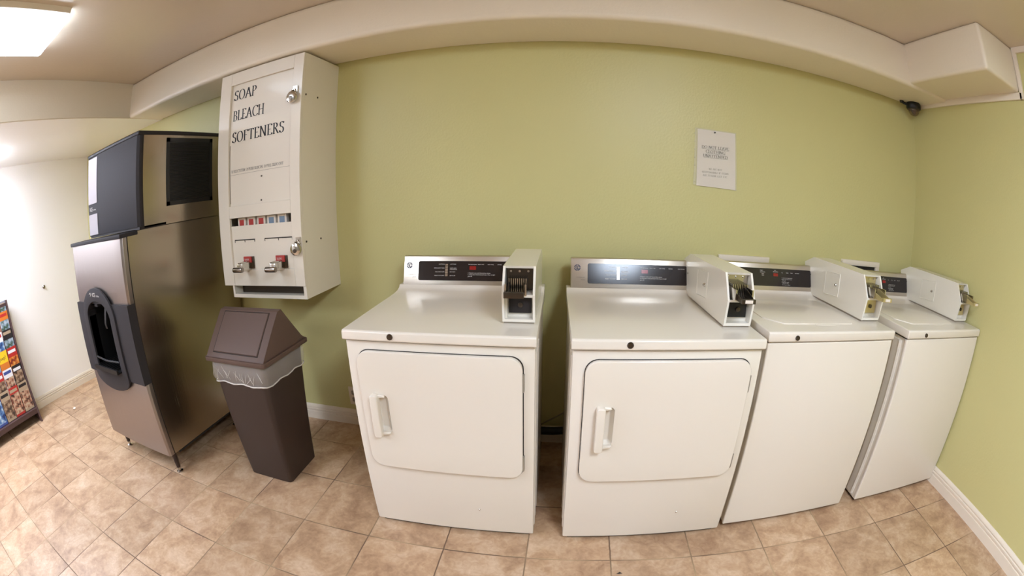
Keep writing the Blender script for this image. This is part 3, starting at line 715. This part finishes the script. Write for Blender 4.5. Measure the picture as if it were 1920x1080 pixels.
for (a, b) in inner:                               # project the opening outline out to the fascia border
    outer_rect.append((a, b))
def to_rect(a, b):   # nearest border point straight out from the middle
    dx, dz = a-ocx, b-.76; X = (hw-ocx if dx > 0 else hw+ocx); Z = (.965-.76 if dz > 0 else .76-.555)
    k = 1/max(abs(dx)/X, abs(dz)/Z, 1e-6); return (ocx+dx*k, .76+dz*k)
no = []; ni = []
for i in range(len(inner)):
    a, b = inner[i], inner[(i+1) % len(inner)]
    for s_ in range(4):
        p = (a[0]+(b[0]-a[0])*s_/4, a[1]+(b[1]-a[1])*s_/4); ni.append(p); no.append(to_rect(*p))
# close the four corners exactly
for cx_, cz_ in ((-hw, .555), (hw, .555), (hw, .965), (-hw, .965)):
    i = min(range(len(no)), key=lambda k: (no[k][0]-cx_)**2+(no[k][1]-cz_)**2); no[i] = (cx_, cz_)
fm = frame_between(no, ni, -.014, .040, MB())
fas = fm.build('middle_fascia', M['char'], t)
# raised arch bezel that rises over the upper panel and bulges over the lower one
bo = arch(ocx, ow+.060, .56, .880, .172, 20); bi = arch(ocx, ow, .600, .885, .095, 20)
lowo = [(ocx+(ow+.060)*math.cos(math.radians(-180*i/12)), .56-.082*math.sin(math.radians(180*i/12))) for i in range(1, 12)]
lowi = [(ocx+ow-2*ow*i/12, .600) for i in range(1, 12)]
frame_between(bo+lowo, bi+lowi, -.026, -.012, MB()).build('bezel', M['char'], t, bevel=.003)
# cavity
cv = MB(); k = len(inner)
cv.add([(a, -.012, b) for a, b in inner]+[(a, .17, b) for a, b in inner], [(i, (i+1) % k, k+(i+1) % k, k+i) for i in range(k)]+[tuple(range(k, 2*k))])
cv.build('recess', M['black'], t, smooth=False)
MB().tube([(ocx+.02, .09, .985), (ocx+.02, .07, .93), (ocx+.02, .055, .87)], [.030, .026, .020], 12).prism([(.03, .93), (.045, .92), (.035, .85), (.015, .82), (.01, .85)], ocx+.008, ocx+.032, 'x').build('ice_chute', M['black'], t)
MB().box(ocx-.065, ocx-.02, -.005, .03, .945, .975).build('sensor_block', M['char'], t)
tr = MB().prism([(-.060, .598), (-.060, .622), (-.048, .622), (-.048, .606), (.15, .606), (.15, .598)], ocx-ow+.006, ocx+ow-.006, 'x')
for j in range(9): tr.box(ocx-ow+.02+.031*j, ocx-ow+.026+.031*j, -.045, .15, .606, .616)
tr.tube([(ocx-ow+.01, -.02, .655), (ocx, -.032, .652), (ocx+ow-.01, -.02, .655)], .006, 8)
tr.build('drip_tray', M['black'], t)
lg = MB(); q, ww = sans('ICE', .022); type_mb(lg, q, lambda a, b: (ocx-.035+a, -.0266, 1.005+b))
q, ww = sans('O-Matic', .010); type_mb(lg, q, lambda a, b: (ocx+.022+a, -.0266, 1.005+b))
lg.tube([(ocx-.075, -.0266, 1.018), (ocx-.058, -.0266, 1.026), (ocx-.052, -.0266, 1.016), (ocx-.064, -.0266, 1.008)], .002, 5)
lg.build('lettering', M['print'], t, smooth=False)
MB().box(-hw-.004, hw+.002, -.010, .12, IZ1, IZ1+.021).build('top_cap', M['char'], t, bevel=.006)
for x, y in ((-hw+.06, .075), (hw-.012-.03, .055), (-hw+.06, D_-.08), (hw-.05, D_-.25)):
    l = MB().lathe([(.013, .03), (.019, IZ0)], (x, y, 0), 'z', 14).build('leg', M['metal_leg'], t)
    MB().lathe([(.022, .001), (.022, .007), (.010, .013), (.010, .032)], (x, y, 0), 'z', 18).build('foot', M['chrome'], l)
MB().box(-hw+.05, hw-.03, .10, D_-.02, IZ0-.03, IZ0).build('underframe', M['gap'], t)

UX0, UX1, UY, UZ0, UZ1 = -2.535, -1.862, -.820, 1.308, 1.795
t = empty('ice_maker', ((UX0+UX1)/2, UY, UZ0), label='ice maker head with dark grey front and black side vent, on the ice dispenser', cat='ice maker')
hw = (UX1-UX0)/2; d = -UY-.03; H_ = UZ1-UZ0
MB().box(-hw+.004, hw, .034, d, 0, H_-.022).build('side_panel', M['stain_side'], t, bevel=.003)
MB().box(-hw-.002, hw+.002, .0, d, H_-.022, H_).build('top_cap', M['char_dark'], t, bevel=.008, seg=3)
pr = [(-hw, .034), (-hw, .014), (-hw+.014, 0), (hw-.014, 0), (hw, .014), (hw, .034)]
MB().prism(pr, .012, H_-.022, 'z').build('front_panel', M['char'], t, bevel=.002)
MB().box(hw-.0005, hw+.0012, .030, .040, .0, H_-.022).build('front_joint', M['gap'], t)
MB().prism([(-hw+.02, .0), (-hw+.02, .012), (hw, .012), (hw, -.002), (hw-.06, .002)], .005, .20, 'y').build('lower_lip', M['char_dark'], t)
MB().box(-hw+.022, -hw+.155, -.003, 0, .195, H_-.030).box(-hw+.022, -hw+.155, -.003, 0, .018, .135).build('silver_stripe', M['lblind'], t)
lg = MB(); q, ww = sans('ICE', .022); type_mb(lg, q, lambda a, b: (-hw+.035+a, -.0006, .155+b))
q, ww = sans('O-Matic', .009); type_mb(lg, q, lambda a, b: (-hw+.092+a, -.0006, .155+b))
lg.build('lettering', M['print'], t, smooth=False)
# side vent: recessed dark frame with fine louvres
vy0, vy1, vz0, vz1 = .210, .585, .092, .450
v = MB().box(hw, hw+.003, vy0, vy1, vz0, vz0+.022).box(hw, hw+.003, vy0, vy1, vz1-.022, vz1).box(hw, hw+.003, vy0, vy0+.024, vz0, vz1).box(hw, hw+.003, vy1-.024, vy1, vz0, vz1)
v.box(hw, hw+.0006, vy0, vy1, vz0, vz1)
vv = v.build('side_vent', M['grille'], t)
l = MB(); n = 40
for i in range(n):
    z = vz0+.024+(vz1-vz0-.05)*i/n; l.prism([(hw+.0006, z), (hw+.0032, z+.001), (hw+.0006, z+.005)], vy0+.024, vy1-.024, 'y')
l.build('louvre', M['grille'], vv)

# ------------------------------------------------------------------ brochure rack
RY1 = -1.165; RW = 1.02; RY0 = RY1-RW
t = empty('brochure_rack', (-4.0, RY0, 0), label='dark wooden tiered brochure rack leaning back against the white left wall', cat='brochure rack')
fx = lambda z: -3.885-.262*z+4.0                    # front edge, local x
RH = 1.0
side = [(-.205, 0), (fx(0), 0), (fx(0)-.01, .03), (fx(RH), RH), (fx(RH)-.04, RH), (-.205, .6)]
M['rack'] = mat('dark_stained_rack', srgb(74, 52, 50), .5)
for y in (0, RW-.018): MB().prism([(a, b) for a, b in side], y, y+.018, 'y').build('side_panel', M['rack'], t)
MB().prism([(fx(.10)-.05, .075), (fx(.10)-.006, .075), (fx(.10)-.006, .115), (fx(.10)-.20, .115), (fx(.10)-.20, .10), (fx(.10)-.05, .10)], .018, RW-.018, 'y').build('bottom_shelf', M['rack'], t)
MB().prism([(fx(.1)-.20, .1), (fx(.1)-.19, .1), (fx(RH)-.05, RH-.02), (fx(RH)-.06, RH-.02)], .018, RW-.018, 'y').build('back_panel', M['rack'], t)
MB().prism([(fx(RH)-.055, RH-.045), (fx(RH)-.012, RH-.045), (fx(RH)-.012, RH-.02), (fx(RH)-.055, RH-.02)], .018, RW-.018, 'y').build('top_rail', M['rack'], t)
tiers = 6; tz = [.118+.142*i for i in range(tiers)]
for i in range(1, tiers):
    z = tz[i]
    MB().prism([(fx(z)-.10, z-.006), (fx(z)-.030, z-.006), (fx(z)-.030, z+.030), (fx(z)-.034, z+.030), (fx(z)-.034, z), (fx(z)-.10, z)], .018, RW-.018, 'y').build('pocket_rail', M['rack'], t)
def pic(name, c1, c2, c3, sc):
    m = mat(name, c1, .35, coat=.2); nt = m.node_tree; N = nt.nodes; L = nt.links
    tc = N.new('ShaderNodeTexCoord'); n = N.new('ShaderNodeTexNoise'); n.inputs['Scale'].default_value = sc; n.inputs['Detail'].default_value = 3
    r = N.new('ShaderNodeValToRGB'); e = r.color_ramp.elements; e[0].position = .38; e[0].color = c1; e[1].position = .62; e[1].color = c3; x = e.new(.5); x.color = c2
    L.new(tc.outputs['Object'], n.inputs['Vector']); L.new(n.outputs['Fac'], r.inputs[0]); L.new(r.outputs[0], N['Principled BSDF'].inputs['Base Color']); return m
cols = {'red': (176, 44, 40), 'yellow': (228, 190, 40), 'blue': (62, 78, 140), 'white': (222, 220, 222), 'orange': (206, 116, 44), 'purple': (96, 72, 116), 'teal': (70, 120, 124), 'green': (104, 128, 62), 'black': (38, 32, 34), 'tan': (170, 148, 122), 'grey': (140, 140, 150)}
CM = {k: mat(k+'_cover', srgb(*v), .35, coat=.2) for k, v in cols.items()}
PM = [pic('picture_landscape', srgb(60, 80, 50), srgb(120, 140, 150), srgb(170, 180, 190), 24), pic('picture_people', srgb(52, 34, 30), srgb(170, 120, 96), srgb(190, 168, 140), 30),
      pic('picture_sunset', srgb(120, 40, 30), srgb(210, 120, 50), srgb(214, 170, 90), 20), pic('picture_water', srgb(30, 50, 100), srgb(80, 120, 170), srgb(180, 196, 206), 20),
      pic('picture_rock', srgb(50, 40, 36), srgb(120, 90, 70), srgb(170, 146, 120), 28)]
grid = [  # per tier from the floor up; columns from the right-hand side panel outwards: (cover, band, picture)
 [('tan', 'black', 1), ('red', 'tan', 1), ('tan', 'black', 4), ('blue', 'white', 3), ('orange', 'green', 2), ('black', 'white', 1), ('teal', 'white', 0), ('red', 'white', 2)],
 [('black', 'white', 4), ('white', 'blue', 1), ('red', 'white', 4), ('grey', 'white', 0), ('yellow', 'red', 2), ('green', 'white', 0), ('purple', 'yellow', 3), ('tan', 'red', 1)],
 [('red', 'white', 2), ('orange', 'yellow', 4), ('white', 'teal', 3), ('teal', 'white', 0), ('blue', 'yellow', 3), ('white', 'red', 2), ('black', 'orange', 2), ('grey', 'blue', 0)],
 [('black', 'tan', 0), ('white', 'red', 3), ('grey', 'white', 0), ('blue', 'white', 3), ('tan', 'red', 1), ('purple', 'white', 1), ('orange', 'white', 2), ('green', 'yellow', 0)],
 [('orange', 'red', 0), ('purple', 'white', 1), ('white', 'purple', 0), ('red', 'yellow', 2), ('teal', 'white', 3), ('black', 'white', 4), ('white', 'blue', 3), ('yellow', 'black', 2)],
 [('grey', 'tan', 0), ('black', 'orange', 2), ('teal', 'white', 0), ('blue', 'white', 3), ('tan', 'white', 4), ('red', 'white', 1), ('white', 'green', 0), ('orange', 'black', 4)]]
tname = ['bottom', 'second', 'third', 'fourth', 'fifth', 'top']; cname = [k+' from the right side panel' for k in ('first', 'second', 'third', 'fourth', 'fifth', 'sixth', 'seventh', 'eighth')]
bw, bh, bt = .114, .235, .005
ang = .10
for i in range(tiers):
    for j in range(8):
        c, bnd, pk = grid[i][j]
        z = tz[i]+.001; bh = .172 if i == tiers-1 else .235
        y1 = RY1-.022-j*.121-random.uniform(0, .003)
        x = -4.0+fx(z)-.050
        b = MB().box(0, bt, -bw, 0, 0, bh)
        hb = bh*random.uniform(.66, .78); 
        b.add([(bt+.0003, -bw+.002, bh*.08), (bt+.0003, -.002, bh*.08), (bt+.0003, -.002, hb), (bt+.0003, -bw+.002, hb)], [(0, 1, 2, 3)], 2)
        z2 = bh*random.uniform(.80, .84)
        b.add([(bt+.0004, -bw+.008, z2), (bt+.0004, -.012, z2), (bt+.0004, -.012, z2+bh*.1), (bt+.0004, -bw+.008, z2+bh*.1)], [(0, 1, 2, 3)], 1)
        jeep = (i == 2 and j == 1)
        if jeep:
            b = MB().box(0, bt, -bw, 0, 0, bh)
            b.add([(bt+.0003, -bw+.002, bh*.6), (bt+.0003, -.002, bh*.6), (bt+.0003, -.002, bh*.99), (bt+.0003, -bw+.002, bh*.99)], [(0, 1, 2, 3)], 1)
            b.add([(bt+.0003, -bw+.002, 0), (bt+.0003, -.002, 0), (bt+.0003, -.002, bh*.35), (bt+.0003, -bw+.002, bh*.35)], [(0, 1, 2, 3)], 2)
            q, ww = sans('Jeep!', .028); k = .082/ww
            type_mb(b, q, lambda a, bb: (bt+.0007, -bw+.007+a*k, bh*.72+bb), 3)
        o = b.build('brochure', [CM[c], CM[bnd], PM[pk], M['ink']], smooth=False)
        o.location = (x, y1, z); o.rotation_euler = (0, -ang+random.uniform(-.01, .01), 0)
        nm = '%s brochure with %s title band, %s rack tier, %s' % (c, bnd, tname[i], cname[j])
        tag(o, nm, 'brochure', 'brochures in the wall rack')

# ------------------------------------------------------------------ small things
tag(MB().lathe([(.017, .0), (.017, .006), (.010, .012), (.010, .020), (.004, .022)], (0, 0, 0), 'x', 18).build('wall_bumper', M['worn']), 'small round chrome bumper on the white left wall', 'door bumper').location = (XL, -.661, .984)
o = empty('wall_outlet', (-1.105, 0, .19), label='white electrical outlet plate low on the green wall, left of the first dryer', cat='outlet')
MB().box(-.036, .036, -.006, 0, -.058, .058).build('cover_plate', M['trim'], o, bevel=.003)
MB().prism(rrect(-.016, .016, .008, .036, .006, 3), -.008, -.006, 'y').prism(rrect(-.016, .016, -.036, -.008, .006, 3), -.008, -.006, 'y').build('socket', M['white_edge'], o)
tag(MB().tube([(-.05, -.05, .10), (.0, -.05, .135), (.045, -.05, .165), (.10, -.05, .20), (.16, -.05, .24)], .004, 8).build('power_cord', M['cord']), 'thin grey cord hanging behind the gap between the two dryers', 'cord')
tag(MB().tube([(-.20, -.05, .115), (-.05, -.07, .105), (.06, -.06, .10), (.2, -.05, .108)], .022, 12).build('drain_hose', M['char_dark']), 'dark flexible hose lying along the baseboard behind the dryers', 'hose')
s = MB()
g = [(-.022, -.012, .001), (.006, -.020, .012), (.024, -.002, .004), (.014, .016, .014), (-.012, .014, .002), (-.002, 0, .020)]
s.add(g, [(0, 1, 5), (1, 2, 5), (2, 3, 5), (3, 4, 5), (4, 0, 5), (4, 3, 2, 1, 0)])
s.build('paper_scrap', M['paper'])
o = bpy.data.objects['paper_scrap']; o.location = (-3.715, -.815, 0); tag(o, 'small crumpled white paper scrap on the tiles near the left baseboard', 'paper scrap')
o = tag(MB().add([(-.012, -.003, .001), (.0, -.005, .003), (.013, -.001, .001), (.002, .005, .004)], [(0, 1, 3), (1, 2, 3), (0, 3, 2, 1)]).build('dry_leaf', M['gap']), 'tiny dark crumb on the floor tile in front of the right dryer', 'crumb')
o.location = (.36, -.98, 0)
